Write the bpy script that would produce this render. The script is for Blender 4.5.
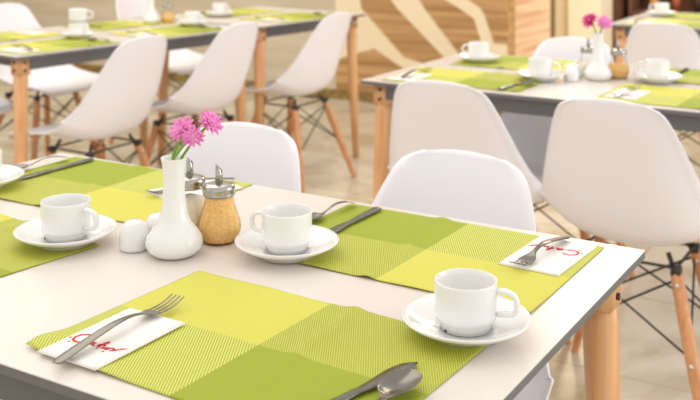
import bpy, bmesh, math, random
from mathutils import Vector, Matrix
random.seed(4)
PI = math.pi
S = bpy.context.scene
C = S.collection
for o in list(bpy.data.objects): bpy.data.objects.remove(o)

# ------------------------------------------------------------------ camera
YAW, PIT, ROL = -0.545186, 0.019394, -0.001857
F = Vector((math.sin(YAW)*math.cos(PIT), math.cos(YAW)*math.cos(PIT), -math.sin(PIT)))
R = Vector((math.cos(YAW), -math.sin(YAW), 0)); U = R.cross(F)
R2 = R*math.cos(ROL)+U*math.sin(ROL); U2 = U*math.cos(ROL)-R*math.sin(ROL)
cd = bpy.data.cameras.new('camera'); cam = bpy.data.objects.new('camera', cd); C.objects.link(cam)
M = Matrix((R2, U2, -F)).transposed().to_4x4(); M.translation = Vector((0.40448, -1.51896, 1.24885))
cam.matrix_world = M
cd.sensor_width = 36; cd.lens = 1011.96/700*36; cd.shift_y = -262.24/700; cd.clip_start = .05
cd.dof.use_dof = True; cd.dof.focus_distance = 1.33; cd.dof.aperture_fstop = 7.0
S.camera = cam

# ------------------------------------------------------------------ light
w = bpy.data.worlds.new('world'); S.world = w; w.use_nodes = True
w.node_tree.nodes['Background'].inputs[0].default_value = (1.0, .975, .95, 1)
w.node_tree.nodes['Background'].inputs[1].default_value = 1.0
def area(name, loc, target, size, energy, col):
    l = bpy.data.lights.new(name, 'AREA'); l.shape = 'RECTANGLE'; l.size, l.size_y = size; l.energy = energy; l.color = col
    o = bpy.data.objects.new(name, l); C.objects.link(o); o.location = loc
    o.rotation_euler = (Vector(target)-Vector(loc)).to_track_quat('-Z', 'Y').to_euler(); return o
area('window_light', (3.6, 2.2, 1.7), (-1, .8, .6), (3.0, 2.2), 62, (.90, .95, 1.0))
area('overhead_light', (-2.2, .6, 3.0), (-1.4, .6, 0), (2.6, 2.6), 30, (1.0, .93, .84))
area('overhead_light', (-1.6, 5.6, 3.0), (-1.6, 6.2, 0), (1.4, .8), 110, (1.0, .93, .82))  # added lamp, no fitting known there; brightens the enclosed far column and shelves
area('wall_light', (-4.6, 2.6, 2.6), (-3.6, 4.4, .4), (1.6, 1.0), 15, (1.0, .86, .64))
S.view_settings.view_transform = 'Standard'; S.view_settings.look = 'None'
S.view_settings.exposure = 0.10; S.view_settings.gamma = 1; S.view_settings.use_curve_mapping = False

# ------------------------------------------------------------------ materials
def lin(c): return tuple(((v/255)/12.92 if v/255 <= .04045 else ((v/255+.055)/1.055)**2.4) for v in c)+(1,)
def mat(name, col, rough=.5, metal=0, spec=.5, coat=0, noise=None, bump=None):
    m = bpy.data.materials.new(name); m.use_nodes = True; nt = m.node_tree; b = nt.nodes['Principled BSDF']
    b.inputs['Base Color'].default_value = lin(col); b.inputs['Roughness'].default_value = rough
    b.inputs['Metallic'].default_value = metal; b.inputs['Specular IOR Level'].default_value = spec
    b.inputs['Coat Weight'].default_value = coat; b.inputs['Coat Roughness'].default_value = .08
    if noise or bump:
        tc = nt.nodes.new('ShaderNodeTexCoord')
    if noise:
        col2, scale = noise
        n = nt.nodes.new('ShaderNodeTexNoise'); n.inputs['Scale'].default_value = scale; n.inputs['Detail'].default_value = 3
        r = nt.nodes.new('ShaderNodeValToRGB'); r.color_ramp.elements[0].color = lin(col); r.color_ramp.elements[1].color = lin(col2)
        r.color_ramp.elements[0].position = .4; r.color_ramp.elements[1].position = .62
        nt.links.new(tc.outputs['Object'], n.inputs['Vector']); nt.links.new(n.outputs[0], r.inputs[0]); nt.links.new(r.outputs[0], b.inputs['Base Color'])
    if bump:
        scale, dist = bump
        n = nt.nodes.new('ShaderNodeTexNoise'); n.inputs['Scale'].default_value = scale
        bp = nt.nodes.new('ShaderNodeBump'); bp.inputs['Distance'].default_value = dist; bp.inputs['Strength'].default_value = .6
        nt.links.new(tc.outputs['Object'], n.inputs['Vector']); nt.links.new(n.outputs[0], bp.inputs['Height']); nt.links.new(bp.outputs[0], b.inputs['Normal'])
    return m
def grain(name, c1, c2, axis, scale=1.0, rough=.45, stretch=14):
    m = mat(name, c1, rough); nt = m.node_tree; b = nt.nodes['Principled BSDF']
    tc = nt.nodes.new('ShaderNodeTexCoord'); mp = nt.nodes.new('ShaderNodeMapping')
    sc = [stretch*scale]*3; sc[axis] = scale; mp.inputs['Scale'].default_value = sc
    n = nt.nodes.new('ShaderNodeTexNoise'); n.inputs['Scale'].default_value = 1; n.inputs['Detail'].default_value = 5; n.inputs['Distortion'].default_value = .5
    r = nt.nodes.new('ShaderNodeValToRGB'); r.color_ramp.elements[0].color = lin(c2); r.color_ramp.elements[1].color = lin(c1)
    r.color_ramp.elements[0].position = .36; r.color_ramp.elements[1].position = .60
    for a, q in ((tc.outputs['Object'], mp.inputs[0]), (mp.outputs[0], n.inputs['Vector']), (n.outputs[0], r.inputs[0]), (r.outputs[0], b.inputs['Base Color'])): nt.links.new(a, q)
    return m
porcelain = mat('porcelain', (238, 237, 234), .16, coat=.3)
shell_white = mat('white_plastic', (250, 246, 249), .38)
laminate = mat('white_laminate', (227, 218, 209), .25)
edge_black = mat('dark_edge', (108, 106, 104), .5)
apron_grey = mat('grey_metal', (104, 101, 98), .5, .1)
beech = grain('beech_wood', (236, 184, 132), (220, 160, 108), 2, 5, .42, 9)
chair_wood = grain('chair_beech', (222, 162, 112), (198, 132, 84), 2, 6, .42, 8)
black_steel = mat('black_steel', (58, 54, 50), .4, .2)
bolt_steel = mat('bolt_steel', (225, 222, 215), .25, .8)
steel = mat('polished_steel', (124, 120, 112), .22, 1)
chrome = mat('chrome', (178, 174, 168), .14, 1)
napkin_white = mat('paper_napkin', (250, 244, 236), .85, bump=(700, .0003))
red_ink = mat('red_print', (214, 40, 50), .7)
dark_spot = mat('dark_dot', (60, 55, 50), .6)
petal_pink = mat('petal_pink', (248, 160, 214), .6, noise=((238, 118, 192), 90))
petal_magenta = mat('petal_magenta', (226, 70, 150), .6, noise=((200, 40, 120), 60))
flower_heart = mat('flower_heart', (222, 150, 190), .7)
stem_green = mat('stem_green', (118, 160, 52), .5)
brown_sugar = mat('brown_sugar', (254, 214, 146), .9, noise=((240, 182, 104), 420), bump=(600, .001))
white_powder = mat('white_powder', (248, 240, 220), .9, noise=((236, 224, 198), 300))
cream = mat('cream_paint', (250, 232, 196), .5)
beige = mat('beige_plaster', (214, 198, 176), .7)
door_cream = mat('cream_column', (240, 226, 196), .6)
shade_cream = mat('tan_reveal', (222, 202, 160), .6)
olive = mat('olive_plinth', (128, 104, 58), .8, noise=((164, 136, 76), 26))
shelf_brown = mat('shelf_brown', (112, 74, 46), .7, noise=((84, 52, 34), 8))
ochre = mat('ochre_goods', (196, 140, 62), .6); rust = mat('rust_goods', (150, 78, 44), .6); dark_goods = mat('dark_goods', (70, 46, 38), .6)
wood_wall = grain('oak_panel', (212, 168, 114), (170, 126, 76), 0, .9, .45, 34)
wood_return = grain('oak_return', (250, 216, 176), (224, 176, 132), 1, 1.2, .45, 26)
plank_brown = mat('plank_brown', (128, 100, 64), .6)

glass = bpy.data.materials.new('clear_glass'); glass.use_nodes = True
nt = glass.node_tree; nt.nodes.remove(nt.nodes['Principled BSDF'])
fr = nt.nodes.new('ShaderNodeLayerWeight'); fr.inputs[0].default_value = .12
tr = nt.nodes.new('ShaderNodeBsdfTransparent'); tr.inputs[0].default_value = (.985, .99, .985, 1)
gl = nt.nodes.new('ShaderNodeBsdfGlossy'); gl.inputs['Roughness'].default_value = .05
mx = nt.nodes.new('ShaderNodeMixShader')
nt.links.new(fr.outputs[0], mx.inputs[0]); nt.links.new(tr.outputs[0], mx.inputs[1]); nt.links.new(gl.outputs[0], mx.inputs[2])
nt.links.new(mx.outputs[0], nt.nodes['Material Output'].inputs[0])

def pale_planks():
    m = grain('pale_planks', (220, 208, 186), (204, 192, 166), 0, 1.2, .5, 10); nt = m.node_tree
    return m
pale = pale_planks()

def floor_material():
    m = mat('polished_floor_tiles', (205, 190, 150), .17, spec=.6); nt = m.node_tree; b = nt.nodes['Principled BSDF']
    tc = nt.nodes.new('ShaderNodeTexCoord')
    n = nt.nodes.new('ShaderNodeTexNoise'); n.inputs['Scale'].default_value = 1.7; n.inputs['Detail'].default_value = 8; n.inputs['Distortion'].default_value = 1.8
    r = nt.nodes.new('ShaderNodeValToRGB')
    e = r.color_ramp.elements; e[0].position = .36; e[0].color = lin((188, 172, 142)); e[1].position = .6; e[1].color = lin((220, 210, 190))
    br = nt.nodes.new('ShaderNodeTexBrick'); br.offset = 0
    br.inputs['Scale'].default_value = 1; br.inputs['Brick Width'].default_value = .6; br.inputs['Row Height'].default_value = .6
    br.inputs['Mortar Size'].default_value = .003; br.inputs['Mortar'].default_value = lin((176, 152, 112))
    nt.links.new(tc.outputs['Object'], n.inputs['Vector']); nt.links.new(n.outputs[0], r.inputs[0])
    nt.links.new(tc.outputs['Object'], br.inputs['Vector']); nt.links.new(r.outputs[0], br.inputs['Color1']); nt.links.new(r.outputs[0], br.inputs['Color2'])
    nt.links.new(br.outputs['Color'], b.inputs['Base Color'])
    return m

def mat_weave():
    """placemat cloth, chequered in four: yellow, two mixed weaves, solid green (object coords, 45 x 30 cm)"""
    m = mat('woven_placemat', (230, 230, 80), .62); nt = m.node_tree; b = nt.nodes['Principled BSDF']; L = nt.links.new
    tc = nt.nodes.new('ShaderNodeTexCoord'); sp = nt.nodes.new('ShaderNodeSeparateXYZ'); L(tc.outputs['Object'], sp.inputs[0])
    def math_(op, a, bb=None, v=None):
        n = nt.nodes.new('ShaderNodeMath'); n.operation = op
        if hasattr(a, 'links'): L(a, n.inputs[0])
        else: n.inputs[0].default_value = a
        if bb is not None:
            if hasattr(bb, 'links'): L(bb, n.inputs[1])
            else: n.inputs[1].default_value = bb
        return n.outputs[0]
    X, Y = sp.outputs[0], sp.outputs[1]
    right = math_('GREATER_THAN', X, 0.0); near = math_('LESS_THAN', Y, 0.0)
    def mix(f, a, c):
        n = nt.nodes.new('ShaderNodeMix'); n.data_type = 'RGBA'; L(f, n.inputs['Factor'])
        for s, v in ((6, a), (7, c)):
            if isinstance(v, tuple): n.inputs[s].default_value = v
            else: L(v, n.inputs[s])
        return n.outputs[2]
    # vertical rib (runs away from the diner) and diagonal twill
    diag = math_('ADD', math_('MULTIPLY', X, .857), math_('MULTIPLY', Y, .52))
    rib = math_('GREATER_THAN', math_('SINE', math_('MULTIPLY', diag, 2*PI/.0033)), .0)
    tw = math_('GREATER_THAN', math_('SINE', math_('MULTIPLY', diag, 2*PI/.0027)), .1)
    yel = lin((212, 206, 72)); grn = lin((154, 166, 18)); lt = lin((226, 224, 112)); md = lin((164, 172, 42))
    q_left = mix(rib, md, lt)          # near left: ribbed
    q_right = mix(tw, lin((158, 166, 32)), lin((206, 204, 88)))
    fine = math_('GREATER_THAN', math_('SINE', math_('MULTIPLY', math_('SUBTRACT', X, Y), 2*PI/.0022)), 0.0)
    yel2 = mix(fine, yel, lin((218, 213, 88)))
    grn2 = mix(fine, grn, lin((162, 174, 26)))
    far_c = mix(right, yel2, q_right); near_c = mix(right, q_left, grn2)
    L(mix(near, far_c, near_c), b.inputs['Base Color'])
    bp = nt.nodes.new('ShaderNodeBump'); bp.inputs['Distance'].default_value = .0004; bp.inputs['Strength'].default_value = .5
    L(math_('SINE', math_('MULTIPLY', X, 2*PI/.003)), bp.inputs['Height']); L(bp.outputs[0], b.inputs['Normal'])
    return m
weave = mat_weave()

# ------------------------------------------------------------------ helpers
def obj(name, bm, m, parent=None, smooth=True, loc=None):
    me = bpy.data.meshes.new(name); bmesh.ops.recalc_face_normals(bm, faces=bm.faces); bm.to_mesh(me); bm.free()
    if smooth:
        for p in me.polygons: p.use_smooth = True
    o = bpy.data.objects.new(name, me); C.objects.link(o)
    for mm in (m if isinstance(m, (list, tuple)) else [m]): me.materials.append(mm)
    if parent: o.parent = parent
    if loc: o.location = loc
    return o
def tag(o, label, cat, group=None, kind=None):
    if label: o['label'] = label
    if cat: o['category'] = cat
    if group: o['group'] = group
    if kind: o['kind'] = kind
    return o
def empty(name, loc=(0, 0, 0), rz=0):
    o = bpy.data.objects.new(name, None); C.objects.link(o); o.location = loc; o.rotation_euler = (0, 0, rz); o.empty_display_size = .05; return o
def copy_tree(o, parent=None):
    c = o.copy(); C.objects.link(c)
    if parent is not None: c.parent = parent
    for ch in kids[o.name]:
        copy_tree_child(ch, c)
    return c
def copy_tree_child(o, p):
    c = o.copy(); C.objects.link(c); c.parent = p; c.matrix_parent_inverse = Matrix()
    for ch in kids.get(o.name, []): copy_tree_child(ch, c)
kids = {}
def register(root):
    ch = [x for x in bpy.data.objects if x.parent is root]; kids[root.name] = ch
    for x in ch: register(x)
def box(bm, lo, hi, bev=0):
    r = bmesh.ops.create_cube(bm, size=1); vs = r['verts']
    for v in vs: v.co = Vector([lo[i]+(v.co[i]+.5)*(hi[i]-lo[i]) for i in range(3)])
    if bev:
        es = list({e for v in vs for e in v.link_edges}); bmesh.ops.bevel(bm, geom=es, offset=bev, segments=2, affect='EDGES')
    return bm
def bxo(name, lo, hi, m, parent=None, bev=0): return obj(name, box(bmesh.new(), lo, hi, bev), m, parent, smooth=False)
def lathe(bm, prof, n=40, flute=None):
    rings = []
    for k, (r, z) in enumerate(prof):
        if r < 1e-5: rings.append([bm.verts.new((0, 0, z))]); continue
        ring = []
        for i in range(n):
            a = 2*PI*i/n; rr = r*(1+(flute(k, a) if flute else 0)); ring.append(bm.verts.new((rr*math.cos(a), rr*math.sin(a), z)))
        rings.append(ring)
    for a, b in zip(rings, rings[1:]):
        for i in range(n):
            j = (i+1) % n
            if len(a) == 1 and len(b) == 1: continue
            if len(a) == 1: bm.faces.new((a[0], b[i], b[j]))
            elif len(b) == 1: bm.faces.new((a[i], a[j], b[0]))
            else: bm.faces.new((a[i], a[j], b[j], b[i]))
    return bm
def tube(bm, pts, rad, n=8, caps=True):
    pts = [Vector(p) for p in pts]; rad = rad if isinstance(rad, (list, tuple)) else [rad]*len(pts)
    up = Vector((0, 0, 1)); t0 = (pts[1]-pts[0]).normalized()
    if abs(t0.z) > .9: up = Vector((1, 0, 0))
    nrm = (up-t0*up.dot(t0)).normalized(); rings = []
    for i, p in enumerate(pts):
        t = (pts[min(i+1, len(pts)-1)]-pts[max(i-1, 0)]).normalized()
        nrm = (nrm-t*nrm.dot(t)).normalized(); bn = t.cross(nrm)
        rings.append([bm.verts.new(p+(nrm*math.cos(2*PI*k/n)+bn*math.sin(2*PI*k/n))*rad[i]) for k in range(n)])
    for a, b in zip(rings, rings[1:]):
        for k in range(n): bm.faces.new((a[k], a[(k+1) % n], b[(k+1) % n], b[k]))
    if caps: bm.faces.new(rings[0]); bm.faces.new(rings[-1])
    return bm
def interp(tab, t):
    """smooth (catmull-rom) interpolation through rows [t, a, b, ...]"""
    n = len(tab)
    for i in range(n-1):
        if t <= tab[i+1][0] or i == n-2:
            break
    t0, t1 = tab[i][0], tab[i+1][0]; u = (t-t0)/(t1-t0); res = []
    for k in range(1, len(tab[0])):
        p1, p2 = tab[i][k], tab[i+1][k]
        m1 = (p2-tab[i-1][k])/(t1-tab[i-1][0]) if i > 0 else (p2-p1)/(t1-t0)
        m2 = (tab[i+2][k]-p1)/(tab[i+2][0]-t0) if i < n-2 else (p2-p1)/(t1-t0)
        m1 *= (t1-t0); m2 *= (t1-t0)
        res.append((2*u**3-3*u**2+1)*p1+(u**3-2*u**2+u)*m1+(-2*u**3+3*u**2)*p2+(u**3-u**2)*m2)
    return res
def solid(o, th, off=0, sub=0):
    m = o.modifiers.new('s', 'SOLIDIFY'); m.thickness = th; m.offset = off
    if sub: s = o.modifiers.new('b', 'SUBSURF'); s.levels = sub; s.render_levels = sub
    return o
def prism(bm, pts, d, hole=None):
    """polygon in local xz, extruded along -y by d (front at y=-d)"""
    f = [bm.verts.new((x, -d, z)) for x, z in pts]; b = [bm.verts.new((x, 0, z)) for x, z in pts]
    n = len(pts)
    for i in range(n): bm.faces.new((f[i], f[(i+1) % n], b[(i+1) % n], b[i]))
    bm.faces.new(f); bm.faces.new(list(reversed(b)))
    return bm

# ------------------------------------------------------------------ setting
def structure(o): o['kind'] = 'structure'; return o
structure(bxo('floor', (-7, -3.2, -.08), (5, 9, 0), floor_material()))
WY = 4.4
wb = structure(bxo('wall_back', (-3.30, WY, .065), (-2.03, WY+.12, 3.0), wood_wall))
structure(bxo('wall_return', (-2.15, WY+.12, 0), (-2.03, 5.16, 3.0), wood_return))
structure(bxo('wall_back_left', (-7, WY, 0.065), (-3.30, WY+.12, 3.0), pale))
for k in range(16):
    z = .09+k*.115
    bxo('plank_joint', (-7, WY-.002, z), (-3.30, WY, z+.006), shade_cream, bpy.data.objects['wall_back_left'])
structure(bxo('baseboard_back', (-7, WY-.012, 0), (-2.03, WY+.12, .065), olive))
structure(bxo('wall_left', (-7.12, -3.2, 0), (-7, WY+.12, 3.0), beige))
structure(bxo('trim_1', (-2.15, 5.16, 0), (-2.03, 5.26, 3.0), plank_brown))
structure(bxo('wall_far', (-6, 6.4, 0), (-2.0, 6.5, 3.0), door_cream))
structure(bxo('trim_2', (-2.35, 6.36, 0), (-2.26, 6.4, 3.0), shade_cream))
structure(bxo('wall_column', (-2.26, 6.2, 0), (-2.0, 6.4, 3.0), door_cream))
structure(bxo('wall_far_side', (-2.3, 6.5, 0), (-2.0, 7.3, 3.0), shelf_brown))
structure(bxo('wall_far_right', (-2.6, 7.2, 0), (5, 7.3, 3.0), shelf_brown))
# cream leaf shaped ribbons on the oak wall
pa = [(-3.30, 2.2), (-3.5, 1.086), (-3.167, 1.088), (-3.096, .633), (-2.766, .322), (-2.636, .297), (-2.50, .243), (-2.78, .253), (-2.992, .367), (-3.192, .306), (-3.30, .27)]
pa1 = [(-3.30, 1.10), (-3.167, 1.10), (-3.096, .633), (-2.766, .322), (-2.636, .297), (-2.50, .243), (-2.78, .253), (-2.992, .367), (-3.119, .442), (-3.192, .485), (-3.30, .485)]
pa2 = [(-3.30, .485), (-3.192, .485), (-3.192, .41), (-3.119, .442), (-2.992, .367), (-3.192, .306), (-3.30, .27)]
pb = [(-3.106, 1.1), (-2.90, 1.1), (-2.619, .659), (-2.374, .379), (-2.359, .296), (-2.445, .29), (-2.466, .34), (-2.82, .65), (-3.106, 1.0)]
pc = [(-2.797, .88), (-2.575, .88), (-2.222, .678), (-2.193, .642), (-2.124, .456), (-2.032, .456), (-2.032, .361), (-2.196, .349), (-2.206, .451), (-2.261, .607), (-2.369, .672)]
for p in (pa1, pa2, pb, pc):
    o = obj('painted_panel', prism(bmesh.new(), p, .004), cream, wb, smooth=False); o.location = (0, WY-.0005, 0)
# shelving in the far right background
sh = empty('storage_shelf', (-1.22, 6.9, 0))
tag(sh, 'dark brown shelving full of ochre and rust goods against the far wall', 'shelf')
for z in (.45, .9, 1.35): bxo('shelf_board', (-.7, -.14, z), (1.7, .14, z+.03), shelf_brown, sh)
for x in (-.72, .5, 1.7): bxo('side_panel', (x, -.15, 0), (x+.03, .15, 1.85), shelf_brown, sh)
kk = 0
for zi, z in enumerate((.481, .931, 1.381)):
    x = -.55
    while x < 1.5:
        hgt = random.uniform(.16, .30); r = random.uniform(.035, .05)
        bm = lathe(bmesh.new(), [(0, 0), (r, 0), (r, hgt*.6), (r*.5, hgt*.78), (r*.36, hgt*.82), (r*.36, hgt), (0, hgt)], 12)
        m_, nm = ((ochre, 'ochre'), (rust, 'rust brown'), (dark_goods, 'dark'))[kk % 3]
        if not (.44 < x < .58):
            o = obj('bottle', bm, m_, None, loc=(-1.22+x, 6.9, z))
            tag(o, '%s bottle on the %s board of the far brown shelf' % (nm, ('lowest', 'middle', 'upper')[zi]), 'bottle', '%s bottles on the %s shelf board' % (nm, ('lowest', 'middle', 'upper')[zi]))
        x += random.uniform(.14, .24); kk += 1

# ------------------------------------------------------------------ tables
def make_table(name, lx, ly, label):
    t = empty(name); tag(t, label, 'table', 'white laminate tables with beech legs')
    TT = .75; th = .012
    top = bxo('tabletop', (-lx/2, -ly/2, TT-.0015), (lx/2, ly/2, TT), laminate, t)
    bxo('edge_band', (-lx/2, -ly/2, TT-th), (lx/2, ly/2, TT-.0015), edge_black, top)
    ins = .022
    for s in (-1, 1):
        bxo('apron', (-lx/2+.075, min(s*(ly/2-ins), s*(ly/2-ins-.02)), TT-th-.045), (lx/2-.075, max(s*(ly/2-ins), s*(ly/2-ins-.02)), TT-th), apron_grey, t)
        bxo('apron', (min(s*(lx/2-.085), s*(lx/2-.105)), -ly/2+.042, TT-th-.045), (max(s*(lx/2-.085), s*(lx/2-.105)), ly/2-.042, TT-th), apron_grey, t)
    for sx in (-1, 1):
        for sy in (-1, 1):
            bm = bmesh.new(); cx, cy = sx*(lx/2-.053), sy*(ly/2-.052)
            box(bm, (cx-.026, cy-.026, TT-th-.065), (cx+.026, cy+.026, TT-th), .003)
            tube(bm, [(cx, cy, TT-th-.05), (cx+sx*.001, cy+sy*.001, TT-th-.09), (cx+sx*.007, cy+sy*.008, .4), (cx+sx*.016, cy+sy*.018, 0)], [.025, .0265, .024, .016], 20)
            lg = obj('leg', bm, beech, t)
            for m_ in lg.data.polygons: pass
            for z in (.722, .692):
                b2 = bmesh.new(); tube(b2, [(cx+sx*.0255, cy, z), (cx+sx*.030, cy, z)], .0055, 10); obj('bolt', b2, black_steel, lg)
                b2 = bmesh.new(); tube(b2, [(cx, cy+sy*.0255, z), (cx, cy+sy*.030, z)], .0055, 10); obj('bolt', b2, black_steel, lg)
    return t
def frame_of(cx, cy, rz):
    return Matrix.Translation((cx, cy, 0)) @ Matrix.Rotation(rz, 4, 'Z')
t1 = make_table('dining_table', 1.2384, .7592, 'white dining table in the foreground, laid for four with vase and sugar')
t1.location = (-.6192, -.3796, 0)
register(t1)
t2 = copy_tree(t1); t2.location = (-.56, 1.535, 0); t2['label'] = 'white dining table behind the foreground one, with magenta flowers in a vase'
t3 = copy_tree(t1); t3.location = (-.401, 3.54, 0); t3['label'] = 'white dining table farthest away at upper right, mostly cut off by the frame'
LR = math.radians(83)
def on_edge(y): return (-2.520+(y-.93)*.1228, y)
# left tables: long right-hand edge runs along (sin7, cos7)
def left_centre(ystart, lx, ly):
    x0, y0 = on_edge(ystart); d = Vector((math.sin(math.radians(7)), math.cos(math.radians(7)))); nrm = Vector((-d.y, d.x))
    c = Vector((x0, y0))+d*lx/2+nrm*ly/2; return c.x, c.y
c4 = left_centre(.970, 1.2384, .7592); t4 = copy_tree(t1); t4.location = (c4[0], c4[1], 0); t4.rotation_euler = (0, 0, LR)
t4['label'] = 'white dining table at upper left, with two white chairs along its near side'
c5 = left_centre(2.235, .80, .7592); t5 = make_table('dining_table', .80, .7592, 'shorter white table butted to the far end of the upper left table')
t5.location = (c5[0], c5[1], 0); t5.rotation_euler = (0, 0, LR)

# ------------------------------------------------------------------ chairs
def chair_shell():
    # t, y, z (centre line), half width, edge lift
    tab = [[0, -.258, .410, .172, .000], [.022, -.254, .422, .196, .002], [.06, -.238, .435, .213, .007], [.12, -.192, .440, .224, .014], [.25, -.09, .432, .229, .032],
           [.37, .01, .422, .231, .060], [.47, .085, .425, .234, .088], [.55, .140, .455, .235, .098], [.62, .172, .505, .219, .088],
           [.70, .196, .575, .198, .064], [.79, .218, .655, .173, .042], [.87, .240, .725, .150, .028], [.93, .254, .772, .131, .018],
           [.97, .262, .800, .112, .012], [1.0, .267, .818, .078, .008]]
    NT, NU = 56, 28; bm = bmesh.new(); g = []
    for i in range(NT+1):
        t = i/NT; t = 1-(1-t)**1.15 if t > .5 else t
        t = i/NT
        y, z, w_, lf = interp(tab, t); y2, z2, _, _ = interp(tab, min(1, t+.01)); y1, z1, _, _ = interp(tab, max(0, t-.01))
        tv = Vector((0, y2-y1, z2-z1)).normalized(); nv = Vector((0, -tv.z, tv.y))
        row = []
        for j in range(NU+1):
            u = -1+2*j/NU
            a = abs(u)
            h = lf*a**2.6
            fl = max(0, (a-.93)/.07)
            p = Vector((u*w_, y, z))+nv*h
            p.x += (1 if u > 0 else -1)*fl*.004; p -= nv*fl*.0035
            # crown of the top edge and of the front edge
            if t > .93: p.z -= (t-.93)/.07*.010*a**2.2
            row.append(bm.verts.new(p))
        g.append(row)
    for i in range(NT):
        for j in range(NU): bm.faces.new((g[i][j], g[i][j+1], g[i+1][j+1], g[i+1][j]))
    return bm
def make_chair():
    t = empty('shell_chair')
    s = obj('seat_shell', chair_shell(), shell_white, t); solid(s, .0055, 0)
    tops = {}; feet = {}
    for sx in (-1, 1):
        for (key, ty, fy) in (('f', -.10, -.175), ('b', .10, .205)):
            top = Vector((sx*.125, ty, .372)); ft = Vector((sx*.225, fy, 0)); tops[sx, key] = top; feet[sx, key] = ft
            bm = bmesh.new(); tube(bm, [top, top.lerp(ft, .08), top.lerp(ft, .45), ft+(top-ft)*.01, ft], [.0145, .0165, .0165, .011, .010], 14)
            lg = obj('leg', bm, chair_wood, t)
            for f_ in (.06, .52):
                p = top.lerp(ft, f_); b2 = bmesh.new()
                d = Vector((0, 1 if key == 'b' else -1, 0)); d2 = Vector((sx, 0, 0))
                tube(b2, [p-d*.019, p+d*.0185], .0055, 10); obj('bolt', b2, bolt_steel, lg)
            bm = bmesh.new(); box(bm, (top.x-.012, top.y-.014, .368), (top.x+.012, top.y+.014, .392), .003); obj('bracket', bm, black_steel, t)
    bm = bmesh.new()
    for k in ('f', 'b'): tube(bm, [tops[-1, k]+Vector((0, 0, .014)), tops[1, k]+Vector((0, 0, .014))], .004, 8)
    for sx in (-1, 1): tube(bm, [tops[sx, 'f']+Vector((0, 0, .014)), tops[sx, 'b']+Vector((0, 0, .014))], .004, 8)
    for sx in (-1, 1):
        for sy in (-1, 1): tube(bm, [(sx*.115, sy*.09, .385), (sx*.10, sy*.08, .415)], .006, 8)
    obj('support_frame', bm, black_steel, t)
    # wire cross braces on all four sides
    def mid(a): return tops[a].lerp(feet[a], .50)
    def up(a): return tops[a].lerp(feet[a], .03)
    for a, b in (((-1, 'f'), (1, 'f')), ((-1, 'b'), (1, 'b')), ((-1, 'f'), (-1, 'b')), ((1, 'f'), (1, 'b'))):
        off = Vector((0, .004 if a[1] == b[1] else 0, 0))+Vector((.004 if a[1] != b[1] else 0, 0, 0))
        bm = bmesh.new(); tube(bm, [up(a)+off, mid(b)+off], .0032, 6); obj('cross_brace', bm, black_steel, t)
        bm = bmesh.new(); tube(bm, [up(b)-off, mid(a)-off], .0032, 6); obj('cross_brace', bm, black_steel, t)
    return t
proto = make_chair(); register(proto)
first = [True]
def chair(x, y, rz, label):
    """x, y = top of the backrest; rz 0 faces -y"""
    c = proto if first[0] else copy_tree(proto); first[0] = False
    off = Matrix.Rotation(rz, 4, 'Z') @ Vector((0, .262, 0))
    c.location = (x-off.x, y-off.y, 0); c.rotation_euler = (0, 0, rz)
    tag(c, label, 'chair', 'white shell chairs with beech legs')
chair(-.880, .184, .05, 'white shell chair across the foreground table, backrest behind the sugar dispenser')
chair(-.382, .182, 0, 'white shell chair across the foreground table, at the right-hand place setting')
chair(-.785, .887, PI+.04, 'white shell chair, back to camera, at the left end of the middle table')
chair(-.318, .850, PI+.0, 'large white shell chair, back to camera, at the right of the middle table')
chair(-.790, 2.025, .0, 'white shell chair on the far side of the middle table, behind the magenta flowers')
chair(-.655, 2.70, PI, 'white shell chair at upper right, tucked under the farthest table')
FX = -PI/2   # faces -x
def left_chair(x, y, d, label): chair(x, y, FX+.0+d, label)
left_chair(-2.165, 1.27, 0, 'white shell chair side on, nearest of the row along the upper left table')
left_chair(-2.155, 1.84, 0, 'white shell chair side on, middle one of the row along the upper left tables')
left_chair(-2.04, 2.42, 0, 'white shell chair side on, farthest of the row along the upper left tables')
for (x, y, lb) in ((-3.78, 1.98, 'white shell chair across the upper left table, backrest in the top left corner'),
                   (-3.70, 2.80, 'white shell chair across the upper left table, backrest behind the small vase')):
    chair(x, y, PI/2+.02, lb)
chair(-3.66, 1.32, PI/2-.12, 'white shell chair across the upper left table, seat and legs showing beneath the tabletop')

# ------------------------------------------------------------------ tableware builders
def make_cup():
    t = empty('coffee_cup')
    prof = [(0, .004), (.026, .004), (.027, 0), (.0305, 0), (.0312, .0085), (.0318, .0095), (.0352, .0125), (.0362, .018), (.0366, .055), (.0366, .0575), (.0358, .0583), (.0346, .0578),
            (.0342, .05), (.0338, .018), (.030, .0125), (0, .0115)]
    b = obj('body', lathe(bmesh.new(), prof, 56), porcelain, t)
    pts = [(.034, 0, .0465), (.040, 0, .0485), (.048, 0, .0480), (.0555, 0, .0455), (.0595, 0, .0405), (.0600, 0, .033), (.0595, 0, .0250), (.0560, 0, .0215), (.048, 0, .0205), (.034, 0, .0195)]
    bm = bmesh.new(); tube(bm, pts, .0038, 12)
    for v in bm.verts: v.co.y *= 1.35
    h = obj('handle', bm, porcelain, t); s = h.modifiers.new('s', 'SUBSURF'); s.levels = s.render_levels = 1
    bm = bmesh.new(); tube(bm, [(.0305*math.cos(-2.2), .0305*math.sin(-2.2), .0018), (.0316*math.cos(-2.2), .0316*math.sin(-2.2), .0018)], .0016, 8)
    obj('logo_dot', bm, dark_spot, t)  # small dark logo dot at the base of the cup
    return t
def saucer_bm():
    prof = [(0, .0035), (.022, .0035), (.024, 0), (.042, 0), (.0435, .003), (.058, .0072), (.070, .0125), (.0768, .0162), (.0772, .0175), (.0762, .0182), (.068, .0150), (.055, .0098), (.044, .0072),
            (.0365, .0068), (.0345, .0052), (0, .0052)]
    return lathe(bmesh.new(), prof, 64)
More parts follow.
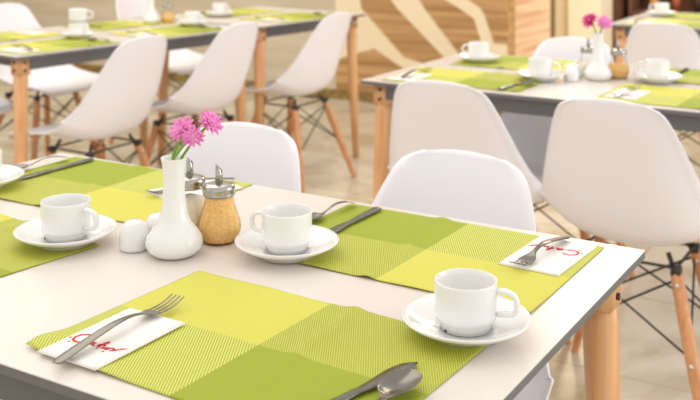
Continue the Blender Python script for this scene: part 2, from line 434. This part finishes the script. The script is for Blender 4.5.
def make_fork(L=.205):
    bm = bmesh.new()
    hl = L*.66
    # s, z, half width, thickness
    hd = [[0, .0022, .0045], [.004, .0028, .0072], [.02, .005, .0082], [.05, .009, .0074], [.09, .013, .0062], [.115, .0125, .0042], [.135, .009, .0040]]
    k = hl/.135; rows = []
    for i in range(25):
        s = .135*i/24; z, w_ = interp(hd, s); rows.append((s*k, z, w_))
    last = rows[-1][0]
    for d, z, w_ in ((.006, .0070, .0062), (.014, .0050, .0110), (.022, .0036, .0126), (.028, .0032, .0128)): rows.append((last+d, z, w_))
    g = []
    for y, z, w_ in rows: g.append([bm.verts.new((w_*u, y, z+.0010*(1-u*u)-(.0018*(1-u*u) if y > last else 0))) for u in (-1, -.5, 0, .5, 1)])
    for a, b in zip(g, g[1:]):
        for j in range(4): bm.faces.new((a[j], a[j+1], b[j+1], b[j]))
    y0 = rows[-1][0]; tl = L-y0
    for n_ in range(4):
        cx = (-.0096+.0064*n_); prev = None
        for i in range(7):
            f_ = i/6; wd = .0022*(1-.45*f_); y = y0-.002+f_*(tl+.002); z = .0030-.0014*math.sin(f_*PI)+.0055*f_**2
            cur = [bm.verts.new((cx-wd, y, z)), bm.verts.new((cx+wd, y, z))]
            if prev: bm.faces.new((prev[0], prev[1], cur[1], cur[0]))
            prev = cur
    return bm
def spoon_bm(L=.14, sc=1.0):
    bm = bmesh.new(); bl = .052*sc; bw = .0165*sc; hl = L-bl; g = []
    for i in range(20):
        f_ = i/19; s = f_*hl; z, w_ = interp([[0, .0035, .0035], [.04, .005, .0064], [.25, .011, .0062], [.6, .0135, .0032], [.88, .0075, .0024], [1, .0048, .0036]], f_)
        g.append([bm.verts.new((w_*u, s, z)) for u in (-1, -.66, -.33, 0, .33, .66, 1)])
    for i in range(1, 15):
        f_ = i/14; s = hl+f_*bl; w_ = max(.0012, bw*math.sqrt(max(0, 1-abs((f_-.55)/(.55 if f_ < .55 else .45))**2.3)))
        if f_ < .2: w_ = max(w_, .004)
        dp = .0065*sc*math.sin(PI*min(1, f_))**.6
        g.append([bm.verts.new((w_*u, s, .0075*sc-dp*(1-u*u)+.0015*f_)) for u in (-1, -.66, -.33, 0, .33, .66, 1)])
    for a, b in zip(g, g[1:]):
        for j in range(6): bm.faces.new((a[j], a[j+1], b[j+1], b[j]))
    return bm
def knife_bm(L=.19):
    bm = bmesh.new(); g = []
    tab = [[0, -.005, .005, .0018], [.02, -.0085, .0085, .0032], [.25, -.0075, .0075, .0034], [.48, -.0055, .0055, .003], [.54, -.005, .0075, .0014], [.62, -.006, .0095, .0011], [.8, -.0085, .010, .0009], [.92, -.006, .0098, .0007], [.975, .000, .0085, .0005], [1, .005, .006, .0004]]
    for i in range(41):
        f_ = i/40; a, b, th = interp(tab, f_); th = max(th, .0004); y = f_*L; zc = .0042
        g.append([bm.verts.new(p) for p in ((a, y, zc-th*.35), (a, y, zc+th*.35), ((a+b)/2, y, zc+th), (b, y, zc+th*.35), (b, y, zc-th*.35), ((a+b)/2, y, zc-th))])
    for a, b in zip(g, g[1:]):
        for j in range(6): bm.faces.new((a[j], a[(j+1) % 6], b[(j+1) % 6], b[j]))
    bm.faces.new(g[0]); bm.faces.new(g[-1]); return bm
def placemat_bm(seed, curl=0, ridge=(.055, .0035)):
    bm = bmesh.new(); nx, ny = 90, 60; g = []
    rd = random.Random(seed); ph = rd.uniform(0, 6)
    for i in range(nx+1):
        row = []
        for j in range(ny+1):
            x = -.225+.45*i/nx; y = -.15+.30*j/ny
            z = .0012
            if curl:
                # lift of the outer left near corner and of the left part under the napkin
                dx, dy = (x+.225), (y+.15); z += .006*curl*math.exp(-((dx-.0)**2+(dy-.02)**2)/.0007)
                z += .002*curl*(math.exp(-((dx-.125)/.03)**2)*math.exp(-(dy/.03)**2))
            z += ridge[1]*math.exp(-((x-ridge[0]+.10*y)/.012)**2)
            if seed != 1: z += .0007*(1+math.sin(x*38+ph))*math.exp(-((y-.15)/.05)**2)
            row.append(bm.verts.new((x, y, z)))
        g.append(row)
    for i in range(nx):
        for j in range(ny): bm.faces.new((g[i][j], g[i+1][j], g[i+1][j+1], g[i][j+1]))
    return bm
def napkin_obj(w_=.092, l_=.15, wav=.0):
    t = empty('paper_napkin')
    bm = bmesh.new()
    for lay, (z0, inset) in enumerate(((.0002, 0), (.0012, .0015))):
        g = []
        for i in range(9):
            row = []
            for j in range(17):
                x = -w_/2+inset+(w_-2*inset)*i/8; y = -l_/2+inset*.3+(l_-inset)*j/16
                row.append(bm.verts.new((x, y, z0+wav*math.exp(-((x+w_/2)/.03)**2-((y+l_/2)/.03)**2))))
            g.append(row)
        for i in range(8):
            for j in range(16): bm.faces.new((g[i][j], g[i+1][j], g[i+1][j+1], g[i][j+1]))
    s = obj('sheet', bm, napkin_white, t); solid(s, .0008, 1)
    # red handwritten mark across the near half
    strokes = [
        [(-.014, .011), (-.019, .0165), (-.027, .0175), (-.0345, .012), (-.036, .004), (-.033, -.003), (-.026, -.0055), (-.018, -.003), (-.012, .000)],
        [(-.0405, .001), (-.0395, -.0005)], [(-.0335, -.0085), (-.0325, -.0095)],
        [(-.012, .000), (-.007, .004), (-.003, .0045), (-.004, .000), (-.009, -.003), (-.011, -.001), (-.006, .002), (-.001, -.002), (.002, -.003)],
        [(.002, -.003), (.006, .004), (.010, .012), (.0095, .015), (.007, .010), (.0075, -.001), (.009, -.008)], [(.003, .003), (.013, .005)],
        [(.011, -.004), (.014, .001), (.0145, -.003), (.018, .001), (.0195, .0025), (.020, -.0035), (.024, -.001)],
        [(.0205, -.008), (.0215, -.009)],
        [(.024, -.001), (.021, .001), (.024, .004), (.028, .003), (.027, -.003), (.031, .001), (.036, .008), (.041, .012)]]
    bm = bmesh.new()
    for st in strokes:
        pts = [(x*1.0, y-.030, .00245) for x, y in st]
        tube(bm, pts, [.00022 if len(pts) > 3 and k in (0, len(pts)-1) else .0017 for k in range(len(pts))], 6)
    for v in bm.verts: v.co.z = .00235+(v.co.z-.00245)*.25
    obj('red_script', bm, red_ink, t)
    return t
def vase_bm(neck=1):
    prof = [(0, 0), (.022, 0), (.028, .001), (.036, .006), (.0415, .014), (.0425, .021), (.0400, .030), (.033, .040), (.0245, .052), (.0195, .066), (.0170, .085), (.0160, .105), (.0160, .125), (.0172, .138), (.0192, .1475),
            (.0195, .149), (.0180, .149), (.0152, .138), (.0140, .12), (.0142, .09), (.015, .07), (0, .066)]
    return lathe(bmesh.new(), [(a, b*1.02) for a, b in prof], 56)
def make_dispenser():
    t = empty('sugar_dispenser'); n = 80
    def fl(k, a): return .022*math.cos(16*a)*(1 if 2 < k < 11 else .0)
    prof = [(0, 0), (.024, 0), (.0265, .002), (.0290, .008), (.0320, .016), (.0330, .024), (.0315, .033), (.0280, .043), (.0240, .054), (.0218, .064), (.0215, .072), (.0208, .074)]
    g = obj('glass_jar', lathe(bmesh.new(), prof, n, fl), glass, t)
    prof = [(.0228, .070), (.0245, .0705), (.0248, .073), (.0240, .0745), (.0246, .076), (.0246, .083), (.0235, .0855), (.016, .088), (0, .089)]
    lid = obj('lid', lathe(bmesh.new(), [(0, .0705)]+prof, 48), chrome, t)
    bm = bmesh.new(); tube(bm, [(0, 0, .086), (.000, 0, .100), (-.0005, 0, .112)], [.0058, .0050, .0045], 16, caps=False)
    for v in bm.verts:
        if v.co.z > .11: v.co.z += -v.co.x*1.1
    sp = obj('pouring_spout', bm, chrome, lid); solid(sp, .0008)
    return t
def contents_bm(hh):
    prof = [(0, .003), (.024, .003), (.0268, .008), (.0298, .016), (.0308, .024), (.0292, .033), (.0260, .043), (.0222, .054), (.0200, .064), (.0198, .069)]
    prof = [p for p in prof if p[1] <= hh]+[(0, min(hh, .069)+.001)]
    return lathe(bmesh.new(), prof, 40)
def shaker_bm():
    prof = [(0, 0), (.017, 0), (.0205, .0015), (.0215, .006), (.0212, .020), (.0198, .032), (.0165, .041), (.011, .0462), (.005, .0482), (0, .0486)]
    return lathe(bmesh.new(), [(a*1.06, b*1.08) for a, b in prof], 36)
def make_shaker():
    t = empty('salt_shaker'); obj('body', shaker_bm(), porcelain, t)
    bm = bmesh.new()
    for k in range(5):
        a = k*2*PI/5; x, y = .0055*math.cos(a), .0055*math.sin(a); tube(bm, [(x, y, .0485), (x, y, .0524)], .0007, 6)
    obj('pour_holes', bm, dark_spot, t); return t
def bloom_bm(r=.021, seed=0):
    rd = random.Random(seed); bm = bmesh.new()
    for ring, (n, rr, tilt, zz) in enumerate(((13, 1.0, .10, 0), (11, .90, .45, .001), (8, .66, .85, .002), (5, .42, 1.2, .003))):
        for k in range(n):
            a = 2*PI*(k+ring*.5)/n+rd.uniform(-.1, .1); L = r*rr*rd.uniform(.88, 1.08); ti = tilt+rd.uniform(-.12, .12); prev = None
            d = Vector((math.cos(a), math.sin(a), 0)); sd = Vector((-math.sin(a), math.cos(a), 0))
            for i in range(6):
                f_ = i/5; s = L*(.12+.88*f_); ang = ti*(1-.35*f_)
                p = d*(s*math.cos(ang))+Vector((0, 0, zz+s*math.sin(ang))); wv = r*.15*(math.sin(PI*(.12+.80*f_)))**.7
                cur = [bm.verts.new(p-sd*wv), bm.verts.new(p-Vector((0, 0, wv*.35))), bm.verts.new(p+sd*wv)]
                if prev:
                    for q in (0, 1): bm.faces.new((prev[q], prev[q+1], cur[q+1], cur[q]))
                prev = cur
    return bm
def make_flower(base, tip, aim, r, m, seed, label, group):
    """base in the vase, tip = head centre"""
    base, tip, aim = Vector(base), Vector(tip), Vector(aim).normalized()
    t = empty('flower', base); tag(t, label, 'flower', group)
    bm = bmesh.new(); e = tip-base; mid = Vector((e.x*.10, e.y*.10, .0605)); m2 = mid.lerp(e-aim*.008, .5)+Vector((0, 0, .004)); tube(bm, [(0, 0, 0), mid*.5, mid, m2, e-aim*.008, e-aim*.003], [.0022, .0022, .0022, .0022, .0022, .0025], 8); obj('stem', bm, stem_green, t)
    rot = aim.to_track_quat('Z', 'Y').to_matrix().to_4x4()
    bm = lathe(bmesh.new(), [(0, -.009), (.003, -.008), (.006, -.003), (.0065, .001), (0, .002)], 14); bmesh.ops.transform(bm, matrix=Matrix.Translation(e) @ rot, verts=bm.verts); obj('calyx', bm, stem_green, t)
    bm = bloom_bm(r, seed); bmesh.ops.transform(bm, matrix=Matrix.Translation(e) @ rot, verts=bm.verts); b = obj('bloom', bm, m, t); solid(b, .0004)
    bm = lathe(bmesh.new(), [(0, .001), (.004, .001), (.0045, .004), (.003, .0065), (0, .0075)], 12); bmesh.ops.transform(bm, matrix=Matrix.Translation(e) @ rot, verts=bm.verts); obj('flower_centre', bm, flower_heart, b)
    return t

protos = {}
SC = {'cup': (1.025, 1.025, .98), 'saucer': (1, 1, 1.25), 'disp': (1.0, 1.0, 1.03), 'shaker': (1, 1, .86), 'vase': (1, 1, .955)}
def place(kind, maker, x, y, z, rz, label, cat, group, name=None, tilt=None):
    if kind not in protos:
        o = maker(); register(o); protos[kind] = o
    else: o = copy_tree(protos[kind])
    o.scale = SC.get(kind, (1, 1, 1))
    o.location = (x, y, z); o.rotation_euler = (tilt[0] if tilt else 0, tilt[1] if tilt else 0, rz)
    tag(o, label, cat, group); return o
def mk(name, f, m, th=0, sub=0):
    def g():
        o = obj(name, f(), m)
        if th: solid(o, th, 0)
        if sub: s = o.modifiers.new('ss', 'SUBSURF'); s.levels = s.render_levels = sub
        return o
    return g
TZ = .75; MZ = TZ+.0022
def W(fr, x, y): v = fr @ Vector((x, y, 0)); return v.x, v.y
def setting(fr, frz, mx_, my_, mrz, where, near, o, curl=0, ridge=(.055, .0035), skip=()):
    """fr: table frame, mat centre in table coords; near=False turns the setting to the far side"""
    rz = (0 if near else PI)+mrz
    mf = fr @ Matrix.Translation((mx_, my_, 0)) @ Matrix.Rotation(rz, 4, 'Z'); wr = frz+rz
    p = dict(nap=(-.165, -.035, 0), fork=(-.170, -.115, 0), knife=(.150, -.13, 0), spoon=(.185, -.13, 0), cup=(.181, .18, 0)); p.update(o)
    x, y = W(mf, 0, 0)
    m = obj('placemat', placemat_bm(5 if not curl else 2, curl, ridge), weave, None, loc=(x, y, TZ+.0003)); m.rotation_euler = (0, 0, wr); solid(m, .0007, 0)
    tag(m, 'chequered green and yellow placemat '+where, 'placemat', 'chequered woven placemats')
    if 'nap' not in skip:
        a = p['nap']; x, y = W(mf, a[0], a[1]); place('nap', napkin_obj, x, y, MZ+(.002 if curl else 0), wr+a[2], 'white napkin with red script '+where, 'napkin', 'white paper napkins')
    if 'fork' not in skip:
        a = p['fork']; x, y = W(mf, a[0], a[1]); fk = 'fork' if len(a) < 4 else 'fork%.3f' % a[3]
        place(fk, mk('fork', (lambda L=(a[3] if len(a) > 3 else .20): make_fork(L)), steel, .0014, 1), x, y, MZ+.0036+(.002 if curl else 0), wr+a[2], 'steel fork lying '+where, 'fork', 'steel forks')
    if 'knife' not in skip:
        a = p['knife']; x, y = W(mf, a[0], a[1]); place('knife', mk('table_knife', knife_bm, steel), x, y, MZ-.0005, wr+a[2], 'steel knife lying '+where, 'knife', 'steel knives')
    if 'spoon' not in skip:
        a = p['spoon']; x, y = W(mf, a[0], a[1]); place('bigspoon' if len(a) > 4 else 'spoon', mk('teaspoon', (lambda b=len(a) > 4: spoon_bm(.185, 1.22) if b else spoon_bm()), steel, .0012, 1), x, y, MZ+.001+(a[3] if len(a) > 3 else 0), wr+a[2], 'steel spoon lying '+where, 'spoon', 'steel teaspoons')
    if 'cup' not in skip:
        a = p['cup']; x, y = W(mf, a[0], a[1]); zz = TZ+.0022
        place('saucer', mk('saucer', saucer_bm, porcelain), x, y, zz, 0, 'round white saucer '+where, 'saucer', 'white saucers')
        place('cup', make_cup, x, y, zz+.0082, frz+a[2], 'white coffee cup '+where, 'cup', 'white coffee cups')

# near table (world coordinates given relative to the table centre)
fN = frame_of(-.6192, -.3796, 0)
setting(fN, 0, .325, -.1948, -.0327, 'at bottom centre of the foreground table', True,
        dict(nap=(-.153, -.081, .03), fork=(-.145, -.176, .07, .215), knife=(.150, -.135, -.145), spoon=(.205, -.171, .03, .0035, 1), cup=(0.188, 0.1606, .22)), curl=1)
setting(fN, 0, .338, .2094, -.007, 'at the far right of the foreground table', False,
        dict(nap=(-.167, -.068, -.04), fork=(-.168, -.148, -.10, .170), knife=(.163, -.140, 0.02), spoon=(.212, -.140, -.10), cup=(0.1659, 0.126, PI+.05)), ridge=(.03, .0035))
setting(fN, 0, -.33, .2208, .0346, 'at the far left end of the foreground table', False,
        dict(nap=(-.157, -.062, -.40), fork=(-.186, -.145, -.40, .18), knife=(.168, -.140, -.04), spoon=(.212, -.118, -.22), cup=(0.2048, 0.1112, PI)), ridge=(.03, .0025))
setting(fN, 0, -.338, -.150, -.12, 'at lower left of the foreground table', True,
        dict(cup=(0.1733, 0.1263, .05)), skip=('nap', 'fork', 'knife', 'spoon'))
# centre pieces of the foreground table
def vase_at(x, y, label): return place('vase', mk('bud_vase', vase_bm, porcelain), x, y, TZ, 0, label, 'vase', 'white porcelain vases')
def shaker_at(x, y, rz, label): return place('shaker', make_shaker, x, y, TZ, rz, label, 'shaker', 'white porcelain shakers')
def dispenser_at(x, y, rz, label): return place('disp', make_dispenser, x, y, TZ, rz, label, 'dispenser', 'glass dispensers with chrome lids')
def contents(x, y, m, hh, name, label):
    o = obj(name, contents_bm(hh), m, None, loc=(x, y, TZ)); o.scale = (1.0, 1.0, 1.03); tag(o, label, name.split('_')[-1], None, 'stuff'); return o
vase_at(-.5935, -.3780, 'slender white bud vase holding pink flowers on the foreground table')
shaker_at(-.6620, -.3900, 0, 'white domed shaker in front, nearest the cup at left on the foreground table')
shaker_at(-.6540, -.3450, .4, 'white domed shaker half hidden between the front shaker and the foreground vase')
dispenser_at(-.5750, -.2950, 1.0, 'pear-shaped glass sugar dispenser full of brown sugar on the foreground table')
contents(-.5750, -.2950, brown_sugar, .069, 'brown_sugar', 'golden brown sugar filling the glass dispenser on the foreground table')
dispenser_at(-.6425, -.2840, 1.3, 'glass dispenser of pale powder half hidden behind the foreground vase')
contents(-.6425, -.2840, white_powder, .060, 'milk_powder', 'pale powder inside the glass dispenser behind the foreground vase')
vt = Vector((-.5935, -.3780, TZ+.085))
fl_g = None
make_flower(vt+Vector((-.004, .0, 0)), (-.5790, -.376, TZ+.187), (.10, -.75, .65), .0215, petal_pink, 1, 'largest pink flower, leftmost in the foreground vase', None)
make_flower(vt+Vector((.001, -.006, 0)), (-.5480, -.388, TZ+.182), (.55, -.70, .35), .0165, petal_pink, 2, 'small pink flower, lowest of the three in the foreground vase', None)
make_flower(vt+Vector((.006, .004, 0)), (-.5290, -.372, TZ+.202), (.75, -.15, .60), .0205, petal_pink, 3, 'pink flower leaning to the right above the foreground vase', None)

# middle table
fR = frame_of(-.56, 1.535, 0)
setting(fR, 0, -.345, -.195, .02, 'at the near left of the middle table', True, dict(cup=(.205, .085, 0), knife=(.165, -.155, -.1), spoon=(.200, -.150, -.12, .003), nap=(-.17, -.06, 0)))
setting(fR, 0, .325, -.195, -.02, 'at the near right of the middle table', True, dict(), skip=('cup', 'knife', 'spoon'))
setting(fR, 0, -.30, .205, 0, 'at the far left of the middle table', False, dict(cup=(.165, .045, PI), nap=(-.17, -.06, 0)), skip=('knife', 'spoon'))
setting(fR, 0, .345, .205, 0, 'at the far right of the middle table', False, dict(cup=(.17, .165, PI)), skip=('nap', 'fork', 'spoon'))
vase_at(-.5528, 1.5277, 'slender white bud vase holding magenta flowers on the middle table')
shaker_at(-.617, 1.468, 0, 'white domed shaker on the middle table, left of its vase and nearer the cup')
shaker_at(-.628, 1.530, .3, 'white domed shaker on the middle table, touching distance from its vase')
dispenser_at(-.5100, 1.5950, 1.0, 'glass sugar dispenser of brown sugar to the right of the vase on the middle table')
contents(-.5100, 1.5950, brown_sugar, .045, 'brown_sugar', 'brown sugar half filling the glass dispenser on the middle table')
dispenser_at(-.6080, 1.6050, 1.2, 'glass dispenser of pale powder to the left of the vase on the middle table')
contents(-.6080, 1.6050, white_powder, .040, 'milk_powder', 'pale powder in the left glass dispenser on the middle table')
vt = Vector((-.5528, 1.5277, TZ+.085))
make_flower(vt+Vector((-.004, 0, 0)), (-.577, 1.52, TZ+.182), (-.25, -.7, .6), .028, petal_magenta, 5, 'magenta flower at the left of the middle table vase', None)
make_flower(vt+Vector((.005, 0, 0)), (-.532, 1.52, TZ+.178), (.5, -.6, .5), .026, petal_pink, 6, 'pink flower at the right of the middle table vase', None)

# farthest table
fT = frame_of(-.401, 3.54, 0)
setting(fT, 0, -.345, -.195, 0, 'at the near left of the farthest table at upper right', True, dict(), skip=('cup', 'knife', 'spoon'))
setting(fT, 0, -.26, .18, 0, 'at the far left of the farthest table at upper right', False, dict(cup=(.235, .06, PI)), skip=('nap', 'fork', 'knife', 'spoon'))

# left tables
f4 = frame_of(c4[0], c4[1], LR)
setting(f4, LR, -.345, -.20, 0, 'at the near left corner of the upper left table', True, dict(cup=(.215, .115, -LR), fork=(-.165, -.115, -.25)), skip=('knife',))
setting(f4, LR, .27, -.20, 0, 'on the upper left table between two chair backs', True, dict(cup=(.215, .085, -LR)), skip=('knife',))
setting(f4, LR, -.30, .205, 0, 'at far left of the upper left table', False, dict(cup=(.17, .165, -LR)), skip=('cup', 'fork'))
setting(f4, LR, .33, .205, 0, 'beside the small vase of the upper left table', False, dict(cup=(.17, .165, -LR)), skip=('cup',))
mf = f4 @ Matrix.Translation((-.345, -.20, 0)); x, y = W(mf, .215, .115)
place('cup', make_cup, x, y, TZ+.0022+.0082+.0555, .6, 'white coffee cup stacked on top of another cup, upper left table', 'cup', 'white coffee cups')
f5 = frame_of(c5[0], c5[1], LR)
setting(f5, LR, .02, -.20, 0, 'on the near side of the short left table', True, dict(), skip=('cup', 'knife'))
setting(f5, LR, .02, .205, 0, 'at the far side of the short left table', False, dict(cup=(.19, .09, -LR)), skip=('nap', 'fork', 'spoon'))
vase_at(-2.89, 2.09, 'small white vase on the upper left table, blurred, between two cups')
dispenser_at(-2.85, 2.165, 0, 'glass dispenser with brown sugar beside the vase on the upper left table')
contents(-2.85, 2.165, brown_sugar, .050, 'brown_sugar', 'brown sugar in the dispenser on the upper left table')
